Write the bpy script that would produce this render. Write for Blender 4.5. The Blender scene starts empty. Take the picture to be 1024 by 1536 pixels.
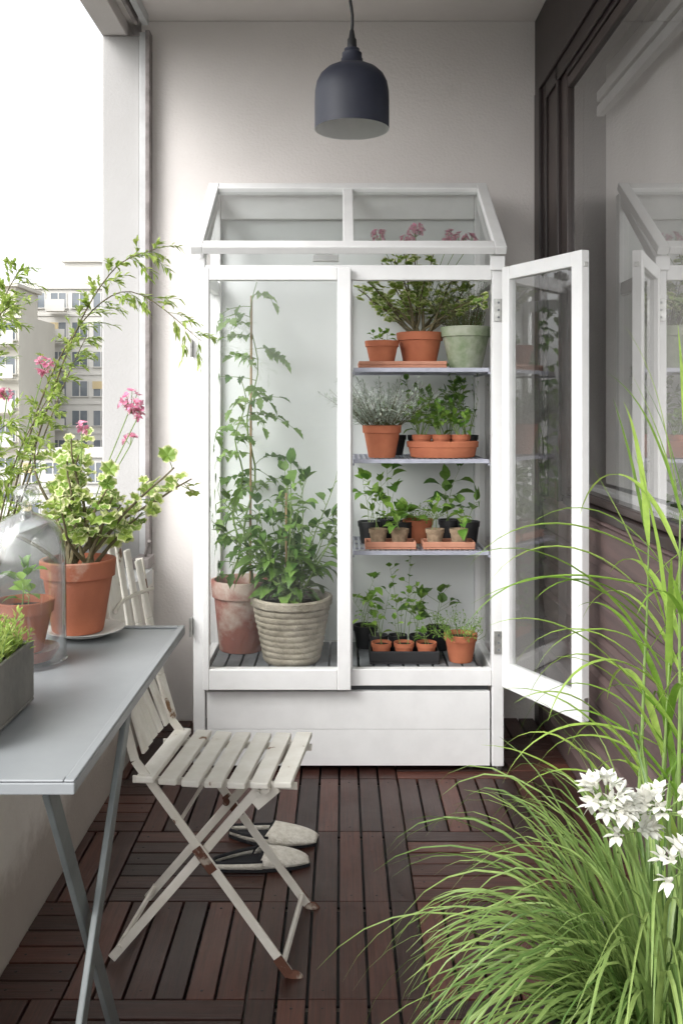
import bpy, math, random
from mathutils import Vector as V
R=random.Random(11)
sc=bpy.context.scene
COL=sc.collection
pi=math.pi
def u(a,b): return R.uniform(a,b)
def rv():
    while True:
        a=V((u(-1,1),u(-1,1),u(-1,1)))
        if .05<a.length<=1: return a
# ------------------------------------------------------------ materials
def newmat(n):
    m=bpy.data.materials.new(n); m.use_nodes=True
    nt=m.node_tree; b=nt.nodes['Principled BSDF']; return m,nt,b
def noise(nt,scale,detail=6,rough=.6,vec=None,stretch=None):
    n=nt.nodes.new('ShaderNodeTexNoise'); n.inputs['Scale'].default_value=scale
    n.inputs['Detail'].default_value=detail; n.inputs['Roughness'].default_value=rough
    tc=nt.nodes.new('ShaderNodeTexCoord')
    if stretch:
        mp=nt.nodes.new('ShaderNodeMapping'); mp.inputs['Scale'].default_value=stretch
        nt.links.new(tc.outputs['Object'],mp.inputs[0]); nt.links.new(mp.outputs[0],n.inputs['Vector'])
    else: nt.links.new(tc.outputs['Object'],n.inputs['Vector'])
    return n
def ramp(nt,src,stops):
    r=nt.nodes.new('ShaderNodeValToRGB'); e=r.color_ramp.elements
    while len(e)<len(stops): e.new(.5)
    for i,(p,c) in enumerate(stops): e[i].position=p; e[i].color=(*c,1)
    nt.links.new(src,r.inputs[0]); return r
def bump(nt,b,src,st,dist=.01):
    bp=nt.nodes.new('ShaderNodeBump'); bp.inputs['Strength'].default_value=st; bp.inputs['Distance'].default_value=dist
    nt.links.new(src,bp.inputs['Height']); nt.links.new(bp.outputs[0],b.inputs['Normal'])
def mat(n,c,rough=.6,c2=None,scale=8,metal=0,bs=.15,bscale=60,bd=.003,stretch=None,lo=.35,hi=.65,spec=.5,third=None,dirt=None):
    m,nt,b=newmat(n)
    b.inputs['Roughness'].default_value=rough; b.inputs['Metallic'].default_value=metal
    b.inputs['Specular IOR Level'].default_value=spec
    if c2 is None: c2=tuple(x*.85 for x in c)
    ns=noise(nt,scale,8,.6,stretch=stretch)
    st=[(lo,c2),(hi,c)]
    if third: st=[(third[0],third[1])]+st
    r=ramp(nt,ns.outputs[0],st); out=r.outputs[0]
    if dirt:
        g=nt.nodes.new('ShaderNodeNewGeometry'); sp=nt.nodes.new('ShaderNodeSeparateXYZ'); nt.links.new(g.outputs['Position'],sp.inputs[0])
        n5=noise(nt,5,6,.7); ma=nt.nodes.new('ShaderNodeMath'); ma.operation='MULTIPLY_ADD'; nt.links.new(n5.outputs[0],ma.inputs[0]); ma.inputs[1].default_value=-.30; nt.links.new(sp.outputs[2],ma.inputs[2])
        rr=ramp(nt,ma.outputs[0],[(0.0,(1,1,1)),(.10,(0,0,0))]); mx=nt.nodes.new('ShaderNodeMix'); mx.data_type='RGBA'; 
        mm=nt.nodes.new('ShaderNodeMath'); mm.operation='MULTIPLY'; mm.inputs[1].default_value=.6; nt.links.new(rr.outputs[0],mm.inputs[0])
        nt.links.new(mm.outputs[0],mx.inputs[0]); nt.links.new(out,mx.inputs[6]); mx.inputs[7].default_value=(*dirt,1); out=mx.outputs[2]
    nt.links.new(out,b.inputs['Base Color'])
    if bs>0:
        n2=noise(nt,bscale,4,.6,stretch=stretch); bump(nt,b,n2.outputs[0],bs,bd)
    return m
def leafmat(n,dark,light,edge=None,trans=.3,rough=.45):
    m,nt,b=newmat(n)
    a=nt.nodes.new('ShaderNodeAttribute'); a.attribute_name='v'
    r=ramp(nt,a.outputs['Fac'],[(0,dark),(1,light)])
    out=r.outputs[0]
    ns=noise(nt,45,3); mx0=nt.nodes.new('ShaderNodeMix'); mx0.data_type='RGBA'; mx0.blend_type='MULTIPLY'
    mx0.inputs[0].default_value=.5
    rr=ramp(nt,ns.outputs[0],[(.3,(.55,.6,.5)),(.7,(1.25,1.2,1.1))])
    nt.links.new(out,mx0.inputs[6]); nt.links.new(rr.outputs[0],mx0.inputs[7]); out=mx0.outputs[2]
    if edge:
        e=nt.nodes.new('ShaderNodeAttribute'); e.attribute_name='e'
        n3=noise(nt,90,3); ma=nt.nodes.new('ShaderNodeMath'); ma.operation='MULTIPLY_ADD'
        nt.links.new(n3.outputs[0],ma.inputs[0]); ma.inputs[1].default_value=1.1; nt.links.new(e.outputs['Fac'],ma.inputs[2])
        r2=ramp(nt,ma.outputs[0],[(.80,(0,0,0)),(1.25,(1,1,1))])
        mx=nt.nodes.new('ShaderNodeMix'); mx.data_type='RGBA'
        nt.links.new(r2.outputs[0],mx.inputs[0]); nt.links.new(out,mx.inputs[6]); mx.inputs[7].default_value=(*edge,1); out=mx.outputs[2]
    nt.links.new(out,b.inputs['Base Color']); b.inputs['Roughness'].default_value=rough
    t=nt.nodes.new('ShaderNodeBsdfTranslucent'); nt.links.new(out,t.inputs[0])
    ms=nt.nodes.new('ShaderNodeMixShader'); ms.inputs[0].default_value=trans
    nt.links.new(b.outputs[0],ms.inputs[1]); nt.links.new(t.outputs[0],ms.inputs[2])
    nt.links.new(ms.outputs[0],nt.nodes['Material Output'].inputs[0]); return m
def glassmat(n,tint=(.96,.98,.97),f0=.06,power=5,film=0.0,fscale=6):
    m,nt,b=newmat(n); nt.nodes.remove(b)
    t=nt.nodes.new('ShaderNodeBsdfTransparent'); t.inputs[0].default_value=(*tint,1)
    g=nt.nodes.new('ShaderNodeBsdfGlossy'); g.inputs['Roughness'].default_value=0
    lw=nt.nodes.new('ShaderNodeLayerWeight'); lw.inputs[0].default_value=.5
    pw=nt.nodes.new('ShaderNodeMath'); pw.operation='POWER'; nt.links.new(lw.outputs['Facing'],pw.inputs[0]); pw.inputs[1].default_value=power
    ma=nt.nodes.new('ShaderNodeMath'); ma.operation='MULTIPLY_ADD'; nt.links.new(pw.outputs[0],ma.inputs[0]); ma.inputs[1].default_value=1-f0; ma.inputs[2].default_value=f0
    ms=nt.nodes.new('ShaderNodeMixShader')
    nz=noise(nt,fscale,8,.7); rr=ramp(nt,nz.outputs[0],[(.42,(film*.15,)*3),(.8,(film,film,film))])
    d=nt.nodes.new('ShaderNodeBsdfDiffuse'); d.inputs[0].default_value=(.8,.82,.82,1)
    ms2=nt.nodes.new('ShaderNodeMixShader')
    nt.links.new(ma.outputs[0],ms.inputs[0]); nt.links.new(t.outputs[0],ms.inputs[1]); nt.links.new(g.outputs[0],ms.inputs[2])
    nt.links.new(rr.outputs[0],ms2.inputs[0]); nt.links.new(ms.outputs[0],ms2.inputs[1]); nt.links.new(d.outputs[0],ms2.inputs[2])
    nt.links.new(ms2.outputs[0],nt.nodes['Material Output'].inputs[0]); return m

M={}
M['plaster']=mat('plaster_wall',(.765,.725,.70),.9,(.705,.665,.64),1.6,bs=.6,bscale=90,bd=.004,third=(.2,(.58,.53,.50)))
M['pier']=mat('pier_dimmed_wall_paint',(.45,.442,.435),.9,(.41,.40,.392),2.2,bs=.4,bscale=90,bd=.004)  # wall colour darkened for the pier to offset strong light at the opening
M['parapet']=mat('parapet_paint',(.70,.665,.62),.85,(.61,.575,.53),3.5,bs=.4,bscale=70,bd=.004,third=(.28,(.36,.31,.27)),dirt=(.22,.17,.13))
M['ceiling']=mat('ceiling_paint',(.78,.735,.71),.9,(.72,.675,.65),2.5,bs=.3,bscale=110,bd=.003)
M['white']=mat('white_paint',(.83,.83,.825),.38,(.78,.78,.775),12,bs=.06,bscale=40)
M['panel']=mat('pale_panel',(.73,.75,.745),.6,(.69,.71,.705),3,bs=.05)
M['metalw']=mat('white_metal',(.55,.56,.56),.45,(.45,.45,.45),8)
M['seal']=mat('weathered_frame',(.28,.25,.24),.6,(.16,.14,.135),20)
M['brown']=mat('dark_brown_frame',(.030,.019,.017),.38,(.020,.013,.013),5,bs=.1,stretch=(3,3,.3))
M['brown2']=mat('brown_sash',(.055,.038,.034),.4,(.038,.027,.025),5,bs=.1)
M['siding']=mat('brown_siding',(.135,.092,.086),.55,(.092,.065,.062),6,bs=.3,bscale=30,stretch=(6,.5,6))
M['tmetal']=mat('grey_table_metal',(.285,.30,.31),.42,(.235,.25,.26),3.5,bs=.12,bscale=25,third=(.24,(.17,.18,.185)))
M['tleg']=mat('grey_green_steel',(.17,.19,.19),.45,(.12,.135,.135),8)
M['cream']=mat('weathered_cream_paint',(.83,.81,.75),.6,(.73,.70,.63),14,bs=.35,bscale=50,third=(.31,(.22,.12,.06)))
M['creamm']=mat('rusty_cream_steel',(.70,.67,.61),.5,(.60,.56,.49),9,bs=.3,bscale=60,third=(.34,(.12,.045,.02)))
M['rust']=mat('rust',(.10,.038,.022),.85,(.35,.30,.25),30,bs=.6,lo=.36,hi=.46)
M['terra']=mat('terracotta',(.46,.155,.075),.85,(.36,.11,.055),9,bs=.3,bscale=80,third=(.27,(.52,.32,.23)))
M['terraw']=mat('chalky_terracotta',(.40,.135,.07),.9,(.32,.105,.058),6,bs=.4,bscale=60,lo=.42,third=(.33,(.46,.30,.23)))
M['terra2']=mat('weathered_terracotta',(.36,.15,.11),.9,(.30,.12,.095),5,bs=.4,bscale=60,lo=.50,third=(.38,(.50,.40,.34)))
M['brick']=mat('pale_terracotta',(.50,.24,.16),.9,(.42,.19,.12),15,bs=.3)
M['moss']=mat('mossy_stone',(.36,.38,.30),.95,(.18,.24,.13),14,bs=.6,bscale=60,bd=.006)
M['rib']=mat('ribbed_cement',(.42,.375,.30),.95,(.21,.185,.14),8,bs=.8,bscale=70,bd=.008)
M['peat']=mat('peat_fibre',(.33,.24,.16),1,(.20,.14,.09),50,bs=.7)
M['black']=mat('black_plastic',(.02,.02,.022),.5,(.012,.012,.013),8)
M['zinc']=mat('aged_zinc',(.20,.19,.17),.7,(.12,.115,.105),10,bs=.3)
M['soil']=mat('soil',(.035,.022,.015),1,(.012,.008,.006),90,bs=1,bscale=120,bd=.01)
M['steel']=mat('galvanised_steel',(.6,.6,.58),.4,(.4,.4,.38),40,metal=.9)
M['lamp']=mat('lamp_navy',(.024,.027,.045),.5,(.019,.022,.037),10,bs=.05)
M['lampin']=mat('lamp_inner_white',(.8,.8,.8),.6)
M['shelf']=mat('shelf_steel',(.42,.43,.50),.35,(.34,.35,.42),30,metal=.2)
M['grey']=mat('grey_slats',(.19,.20,.21),.6,(.13,.14,.15),10)
M['felt']=mat('felt',(.80,.765,.69),1,(.62,.58,.50),60,bs=1,bscale=200,bd=.004)
M['felttrim']=mat('black_trim',(.015,.015,.018),.9,bs=.5,bscale=200)
M['china']=mat('china',(.75,.74,.70),.2)
M['wood']=mat('bamboo_cane',(.42,.30,.16),.7,(.3,.2,.1),30)
M['bark']=mat('stem_bark',(.15,.12,.06),.8,(.08,.07,.035),60,bs=.5)
M['gstem']=mat('green_stem',(.22,.32,.09),.6,(.15,.23,.07),30)
M['curtain']=mat('curtain_cloth',(.64,.62,.60),.9,(.56,.54,.52),1.2,stretch=(1,3,.2))
M['room_light_block']=mat('dark_room_block',(.10,.095,.09),.9)
M['facade']=mat('facade_render',(.60,.585,.55),.8,(.55,.535,.50),.4,bs=0)
M['facade2']=mat('facade_beige',(.60,.57,.50),.8,(.55,.52,.455),.4,bs=0)
M['bglass']=mat('building_glass',(.13,.15,.17),.12,(.20,.22,.24),.5,bs=0)
M['awning']=mat('yellow_awning',(.56,.46,.28),.8,(.52,.42,.25),1,bs=0)
M['asphalt']=mat('asphalt',(.06,.06,.06),.9,(.045,.05,.04),.2)
M['petalp']=leafmat('pink_petal',(.80,.26,.46),(.92,.54,.70),trans=.4)
M['petalw']=leafmat('white_petal',(.70,.70,.66),(.80,.80,.78),trans=.25)
M['glass']=glassmat('cabinet_glass',(.975,.985,.98),.07,5,.04)
M['dglass']=glassmat('open_door_glass',(.94,.96,.955),.13,2.6,.05)
M['wglass']=glassmat('window_glass',(.90,.90,.90),.22,2.2,.03)
M['cglass']=glassmat('cloche_glass',(.965,.975,.975),.06,1.9,.05,20)
M['L_tomato']=leafmat('leaf_tomato',(.085,.18,.05),(.28,.42,.14),trans=.4)
M['L_pepper']=leafmat('leaf_pepper',(.07,.165,.035),(.26,.43,.10),trans=.35,rough=.35)
M['L_herb']=leafmat('leaf_herb',(.10,.24,.035),(.32,.50,.10),trans=.35)
M['L_rose']=leafmat('leaf_rosemary',(.08,.16,.05),(.24,.34,.13))
M['L_lav']=leafmat('leaf_lavender',(.32,.38,.33),(.56,.62,.56))
M['L_ger']=leafmat('leaf_variegated',(.18,.31,.05),(.38,.50,.11),edge=(.70,.72,.40),trans=.35)
M['L_shr']=leafmat('leaf_shrub',(.28,.42,.07),(.56,.66,.22),trans=.45)
M['L_grass']=leafmat('leaf_grass',(.075,.16,.035),(.34,.46,.15),trans=.35,rough=.4)
M['L_reed']=leafmat('leaf_reed',(.20,.38,.05),(.46,.64,.15),trans=.45,rough=.35)

def woodmat(n,stretch):
    m,nt,b=newmat(n)
    a=nt.nodes.new('ShaderNodeAttribute'); a.attribute_name='v'
    r=ramp(nt,a.outputs['Fac'],[(0,(.022,.009,.007)),(.5,(.047,.017,.012)),(1,(.088,.031,.021))])
    ns=noise(nt,12,8,.7,stretch=stretch)
    r2=ramp(nt,ns.outputs[0],[(.3,(.5,.5,.5)),(.7,(1.5,1.45,1.4))])
    mx=nt.nodes.new('ShaderNodeMix'); mx.data_type='RGBA'; mx.blend_type='MULTIPLY'; mx.inputs[0].default_value=1
    nt.links.new(r.outputs[0],mx.inputs[6]); nt.links.new(r2.outputs[0],mx.inputs[7])
    nd=noise(nt,2.2,8,.75); rd=ramp(nt,nd.outputs[0],[(.48,(0,0,0)),(.75,(.05,.05,.05))]); md=nt.nodes.new('ShaderNodeMix'); md.data_type='RGBA'
    nt.links.new(rd.outputs[0],md.inputs[0]); nt.links.new(mx.outputs[2],md.inputs[6]); md.inputs[7].default_value=(.38,.34,.32,1)
    nt.links.new(md.outputs[2],b.inputs['Base Color'])
    n3=noise(nt,3,5); r3=ramp(nt,n3.outputs[0],[(.3,(.28,.28,.28)),(.7,(.56,.56,.56))]); nt.links.new(r3.outputs[0],b.inputs['Roughness'])
    bump(nt,b,ns.outputs[0],.35,.003); return m
M['deckx']=woodmat('deck_board_across',(.6,12,1)); M['decky']=woodmat('deck_board_along',(12,.6,1))

# ------------------------------------------------------------ mesh builder
class MB:
    def __init__(s): s.v=[];s.f=[];s.m=[];s.av=[];s.ae=[]
    def add(s,vs,fs,m=0,av=.5,ae=None):
        o=len(s.v); s.v+= [V(x) for x in vs]; s.f+=[tuple(o+i for i in f) for f in fs]; s.m+=[m]*len(fs)
        s.av+=[av]*len(vs); s.ae+= (ae if ae else [0]*len(vs))
    def obox(s,o,ax,ay,az,a,b,m=0,av=.5):
        vs=[o+ax*x+ay*y+az*z for x in(a[0],b[0]) for y in(a[1],b[1]) for z in(a[2],b[2])]
        s.add(vs,[(0,1,3,2),(4,6,7,5),(0,4,5,1),(2,3,7,6),(0,2,6,4),(1,5,7,3)],m,av)
    def box(s,a,b,m=0,av=.5):
        s.obox(V((0,0,0)),V((1,0,0)),V((0,1,0)),V((0,0,1)),a,b,m,av)
    def bar(s,p,q,w,t,up=V((0,0,1)),m=0,av=.5):
        p=V(p);q=V(q); d=(q-p); L=d.length; d/=L; up=V(up); sd=d.cross(up).normalized(); up=sd.cross(d)
        s.obox(p,d,sd,up,(0,-w/2,-t/2),(L,w/2,t/2),m,av)
    def tube(s,pts,r,n=6,m=0,av=.5,cap=True):
        pts=[V(p) for p in pts]; k=len(pts); vs=[];
        if not hasattr(r,'__len__'): r=[r]*k
        t0=(pts[1]-pts[0]).normalized(); ref=V((0,0,1)) if abs(t0.z)<.9 else V((1,0,0)); sd=t0.cross(ref).normalized()
        for i in range(k):
            t=(pts[min(i+1,k-1)]-pts[max(i-1,0)]).normalized(); sd=(sd-t*sd.dot(t)).normalized(); up=t.cross(sd)
            for j in range(n):
                a=2*pi*j/n; vs.append(pts[i]+(sd*math.cos(a)+up*math.sin(a))*r[i])
        fs=[(i*n+j,i*n+(j+1)%n,(i+1)*n+(j+1)%n,(i+1)*n+j) for i in range(k-1) for j in range(n)]
        if cap: fs+=[tuple(range(n))[::-1],tuple(range((k-1)*n,k*n))]
        s.add(vs,fs,m,av)
    def lathe(s,c,prof,n=32,m=0,sx=1,sy=1,wob=0):
        c=V(c);vs=[];k=len(prof)
        for r,z in prof:
            for j in range(n):
                a=2*pi*j/n; rr=r*(1+(wob*math.sin(5*a+z*25)+wob*.6*math.sin(11*a-z*60) if wob else 0)); vs.append(c+V((rr*sx*math.cos(a),rr*sy*math.sin(a),z+ (wob*.12*math.sin(3*a+z*40) if wob else 0))))
        fs=[(i*n+j,i*n+(j+1)%n,(i+1)*n+(j+1)%n,(i+1)*n+j) for i in range(k-1) for j in range(n)]
        s.add(vs,fs,m)
    def frame(s,o,ux,un,uz,W,H,sl,sr,tp,bt,th,m=0):
        s.obox(o,ux,un,uz,(0,0,0),(sl,th,H),m); s.obox(o,ux,un,uz,(W-sr,0,0),(W,th,H),m)
        s.obox(o,ux,un,uz,(sl,.001,0),(W-sr,th-.001,bt),m); s.obox(o,ux,un,uz,(sl,.001,H-tp),(W-sr,th-.001,H),m)
    def leaf(s,p,d,L,W,m=1,curl=.35,fold=.18,rows=4,v=None,prof=0,roll=.5):
        d=d.normalized(); sd=d.cross(V((0,0,1)))
        if sd.length<.05: sd=V((1,0,0))
        sd.normalize(); up=sd.cross(d); a=u(-roll,roll); sd=(sd*math.cos(a)+up*math.sin(a)); up=sd.cross(d)
        vs=[];ae=[]; v=u(0,1) if v is None else v
        for i in range(rows+1):
            t=i/rows
            w=(math.sin(pi*min(1,t**.75*.97+.03)) if prof==0 else (math.sin(pi*min(1,t**.75*.97+.03))*(1 if i%2 else .68)) if prof==2 else (1-t)**.6*min(1,t*8+.35))*W/2
            q=p+d*(t*L*(1-.25*curl*t))-V((0,0,1))*(curl*L*t*t*.6)
            f=up*(fold*w*2)
            vs+=[q-sd*w+f,q,q+sd*w+f]; ae+=[1,0,1]
        fs=[]
        for i in range(rows):
            b=i*3; fs+=[(b,b+1,b+4,b+3),(b+1,b+2,b+5,b+4)]
        s.add(vs,fs,m,v,ae)
    def disc(s,c,nrm,r,m=1,n=15,v=None,lob=5):
        nrm=nrm.normalized(); a=nrm.cross(V((.3,.2,1))).normalized(); b=nrm.cross(a); vs=[c-nrm*r*.12]; ae=[-.3]; v=u(0,1) if v is None else v
        ph=u(0,6); wv=u(.08,.30); eb=u(.3,1.1)
        for k,rr in enumerate((.55,1)):
            for j in range(n):
                t=2*pi*j/n; q=r*rr*(1+(.13*math.cos(lob*t+ph)+u(-.07,.07) if k else 0))
                z=(rr*rr*.15+wv*math.sin(lob*t+ph)*rr*rr)*r
                vs.append(c+(a*math.cos(t)+b*math.sin(t))*q+nrm*z); ae.append(0 if k==0 else eb)
        fs=[(0,1+j,1+(j+1)%n) for j in range(n)]+[(1+j,1+n+j,1+n+(j+1)%n,1+(j+1)%n) for j in range(n)]
        s.add(vs,fs,m,v,ae)
    def build(s,name,mats,parent=None,smooth=True,bevel=0,clamp=None,org=None,ang=40,segs=2,rot=None):
        if rot:
            (px,py),an=rot; ca,sa=math.cos(an),math.sin(an)
            for q in s.v:
                x,y=q.x-px,q.y-py; q.x=px+x*ca-y*sa; q.y=py+x*sa+y*ca
        if clamp:
            (x0,x1),(y0,y1),(z0,z1)=clamp
            for q in s.v:
                q.x=min(max(q.x,x0),x1); q.y=min(max(q.y,y0),y1); q.z=min(max(q.z,z0),z1)
        if parent is not None: o=V(parent['_o'])
        elif org: o=V(org)
        else:
            xs=[q.x for q in s.v];ys=[q.y for q in s.v];zs=[q.z for q in s.v]
            o=V(((min(xs)+max(xs))/2,(min(ys)+max(ys))/2,min(zs)))
        me=bpy.data.meshes.new(name); me.from_pydata([tuple(q-o) for q in s.v],[],s.f)
        for m in mats: me.materials.append(M[m])
        me.polygons.foreach_set('material_index',s.m)
        me.polygons.foreach_set('use_smooth',[smooth]*len(s.f))
        at=me.attributes.new('v','FLOAT','POINT'); at.data.foreach_set('value',s.av)
        at=me.attributes.new('e','FLOAT','POINT'); at.data.foreach_set('value',s.ae)
        me.update()
        if smooth: me.set_sharp_from_angle(angle=math.radians(ang))
        ob=bpy.data.objects.new(name,me); COL.objects.link(ob); ob['_o']=tuple(o)
        if parent is not None: ob.parent=parent
        else: ob.location=o
        if bevel:
            b=ob.modifiers.new('bevel','BEVEL'); b.width=bevel; b.segments=segs; b.limit_method='ANGLE'
        return ob
def thing(name,o,label,cat,group=None):
    e=bpy.data.objects.new(name,None); e.empty_display_size=.05; COL.objects.link(e); e.location=o; e['_o']=tuple(o)
    e['label']=label; e['category']=cat
    if group: e['group']=group
    return e
def tag(ob,label,cat,group=None,kind=None):
    ob['label']=label; ob['category']=cat
    if group: ob['group']=group
    if kind: ob['kind']=kind
    return ob
X=V((1,0,0));Y=V((0,1,0));Z=V((0,0,1))
YS=-.45

# ------------------------------------------------------------ setting
b=MB(); b.add([(-900,-900,-18),(900,-900,-18),(900,900,-18),(-900,900,-18)],[(0,1,2,3)])
tag(b.build('ground',['asphalt'],smooth=False),'grey street level far below the balcony','ground',kind='structure')
b=MB(); b.box((-.96,YS,-.22),(.95,3.75,-.03)); 
tag(b.build('balcony_slab',['parapet'],smooth=False),'concrete balcony slab under the wooden deck','floor',kind='structure')
b=MB(); T=.389; x0=-.202; y0=2.358
for ix in range(-2,3):
    for iy in range(-9,5):
        xa=x0+ix*T; ya=y0+iy*T
        if ya>3.75 or ya<YS: continue
        along=(ix==0) or ((ix+iy)%2==0 and ix<0) or (ix>0 and iy%2==1)
        n=6; p=T/n
        if iy==0 and ix==-1: along=False
        b.box((max(xa,-.75)+.004,ya+.01,-.026),(min(xa+T,.79)-.004,min(ya+T,3.748)-.01,-.020),2)
        for k in range(n):
            v=min(1,max(0,R.gauss(.45,.27)))
            if along:
                xb=xa+k*p+.0035; xc=xa+(k+1)*p-.0035
                if xc<-.745 or xb>.785: continue
                b.box((max(xb,-.748),ya+.002,-.018),(min(xc,.788),min(ya+T,3.748)-.002,u(-.001,.001)),1,v)
                if .8<ya<3.3 and xb>-.7 and xc<.75:
                    for yy in (ya+.03,ya+T-.03): b.lathe(((xb+xc)/2,yy,-.0005),[(.0001,.0008),(.0032,.0008),(.0036,-.0002)],8,2)
            else:
                yb=ya+k*p+.0035; yc=ya+(k+1)*p-.0035
                if yc>3.748: continue
                b.box((max(xa,-.75)+.002,yb,-.018),(min(xa+T,.79)-.002,yc,u(-.001,.001)),0,v)
                if .8<ya<3.3:
                    for xx in (max(xa,-.75)+.03,min(xa+T,.79)-.03): b.lathe((xx,(yb+yc)/2,-.0005),[(.0001,.0008),(.0032,.0008),(.0036,-.0002)],8,2)
tag(b.build('deck_floor',['deckx','decky','black'],smooth=False,bevel=.0025),'dark reddish brown wooden deck tiles','deck',kind='structure')
b=MB(); b.box((-.803,3.75,-.22),(.95,3.95,2.8))
e=thing('end_wall',(0,3.85,-.22),'off-white plastered wall at the end of the balcony','wall')
b.build('wall_face',['plaster'],e,False,.004)
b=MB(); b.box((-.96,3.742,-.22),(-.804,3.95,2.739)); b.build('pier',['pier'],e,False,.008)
b=MB(); b.box((-.96,.3,2.8),(1.1,3.95,3.0)); b.box((-.96,.3,2.74),(-.86,3.95,2.798))
tag(b.build('ceiling',['ceiling'],smooth=False,bevel=.004),'beige painted concrete balcony ceiling','ceiling')
e=thing('parapet',(-.85,1,0),'beige plastered balcony parapet with white metal ledge','balcony wall')
b=MB(); b.box((-.958,YS,-.03),(-.75,3.740,.60)); b.build('wall',['parapet'],e,False,.006)
b=MB(); b.box((-.955,YS,.603),(-.735,3.60,.628)); b.box((-.735,YS,.57),(-.728,3.60,.628)); b.build('ledge',['metalw'],e,False,.003)
b=MB(); b.box((-.99,YS,.63),(-.93,3.738,.86)); b.box((-1.005,YS,.862),(-.915,3.738,.89)); b.build('rail',['metalw'],e,False,.004)
e=thing('glazing_frame',(-.78,3.7,.62),'weathered grey balcony glazing frame against the wall','window frame')
b=MB(); b.box((-.775,3.69,.63),(-.757,3.745,2.74)); b.box((-.802,3.71,.63),(-.776,3.739,2.74),1); b.build('post',['seal','metalw'],e,False,.003)
b=MB(); b.box((-.81,.3,2.745),(-.795,3.655,2.797)); b.box((-.785,.3,2.755),(-.76,3.685,2.797),1); b.build('track',['seal','metalw'],e,False,.002)
b=MB(); b.box((-.80,3.56,.63),(-.735,3.685,.668)); b.tube([(-.76,3.62,.67),(-.745,3.60,.72),(-.735,3.58,.735)],.008); b.build('latch',['seal'],e,False,.003)

# house side
e=thing('house_wall',(.85,1,0),'dark brown clad wall below a large balcony window','wall')
b=MB()
zz=-.03
while zz<.90:
    z1=min(zz+.112,.905)
    b.add([(.795,YS,zz+.004),(.795,3.748,zz+.004),(.785,3.748,z1-.012),(.785,YS,z1-.012),(.80,3.748,z1),(.80,YS,z1),(.80,3.748,zz),(.80,YS,zz)],[(0,1,2,3),(3,2,4,5),(7,6,1,0)])
    zz+=.115
b.box((.803,YS,-.03),(.95,3.748,.90)); b.build('siding',['siding'],e,False)
b=MB(); b.box((.775,YS,2.50),(.95,3.748,2.798)); b.box((.785,YS,2.44),(.793,3.60,2.499)); b.build('lintel',['brown'],e,False,.004)
e=thing('window',(.83,1,.93),'large dark brown framed window with pale curtain behind','window')
b=MB()
b.box((.772,3.655,-.02),(.87,3.746,2.50)); b.box((.785,3.60,.905),(.87,3.654,2.50)); b.box((.795,3.43,.905),(.87,3.598,2.499),1)
b.box((.785,3.40,.905),(.86,3.428,2.499)); b.box((.798,3.31,.93),(.86,3.398,2.45),1)
b.box((.794,YS,2.42),(.86,3.305,2.498)); b.box((.80,YS,2.38),(.86,3.305,2.418),1)
b.box((.780,YS,.906),(.86,3.30,.935)); b.box((.80,YS,.938),(.86,3.305,.962),1)
b.build('frame',['brown','brown2'],e,False,.004)
b=MB(); b.add([(.812,YS,.962),(.812,3.311,.962),(.812,3.311,2.381),(.812,YS,2.381)],[(0,1,2,3)]); b.build('glass',['wglass'],e,False)
b=MB(); b.box((.87,YS,.94),(.91,3.30,.975)); b.build('inner_sill',['white'],e,False,.004)
b=MB(); b.box((.878,YS,2.25),(.905,3.22,2.285)); b.box((.878,YS,2.30),(.905,3.22,2.335)); b.build('reflection_rail',['metalw'],e,False,.004)  # rails added behind the pane in place of a slatted reflection
b=MB(); n=200; vs=[]
for i in range(n+1):
    y=YS+(3.29-YS)*i/n; x=.935+.004*math.sin(y*17+math.sin(y*5)*1.5)
    vs+=[(x,y,.98),(x,y,2.45)]
b.add(vs,[(2*i,2*i+2,2*i+3,2*i+1) for i in range(n)]); b.build('curtain',['curtain'],e)
b=MB(); b.add([(1.7,YS,0),(1.7,3.76,0),(1.7,3.76,2.9),(1.7,YS,2.9),(.96,YS,0),(.96,3.76,0),(.96,3.76,2.9),(.96,YS,2.9)],[(0,1,2,3),(1,5,6,2),(0,3,7,4),(0,4,5,1),(3,2,6,7)]); b.build('room_light_block',['room_light_block'],e,False)  # dark room shell, added to keep sky light out behind the curtain

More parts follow.
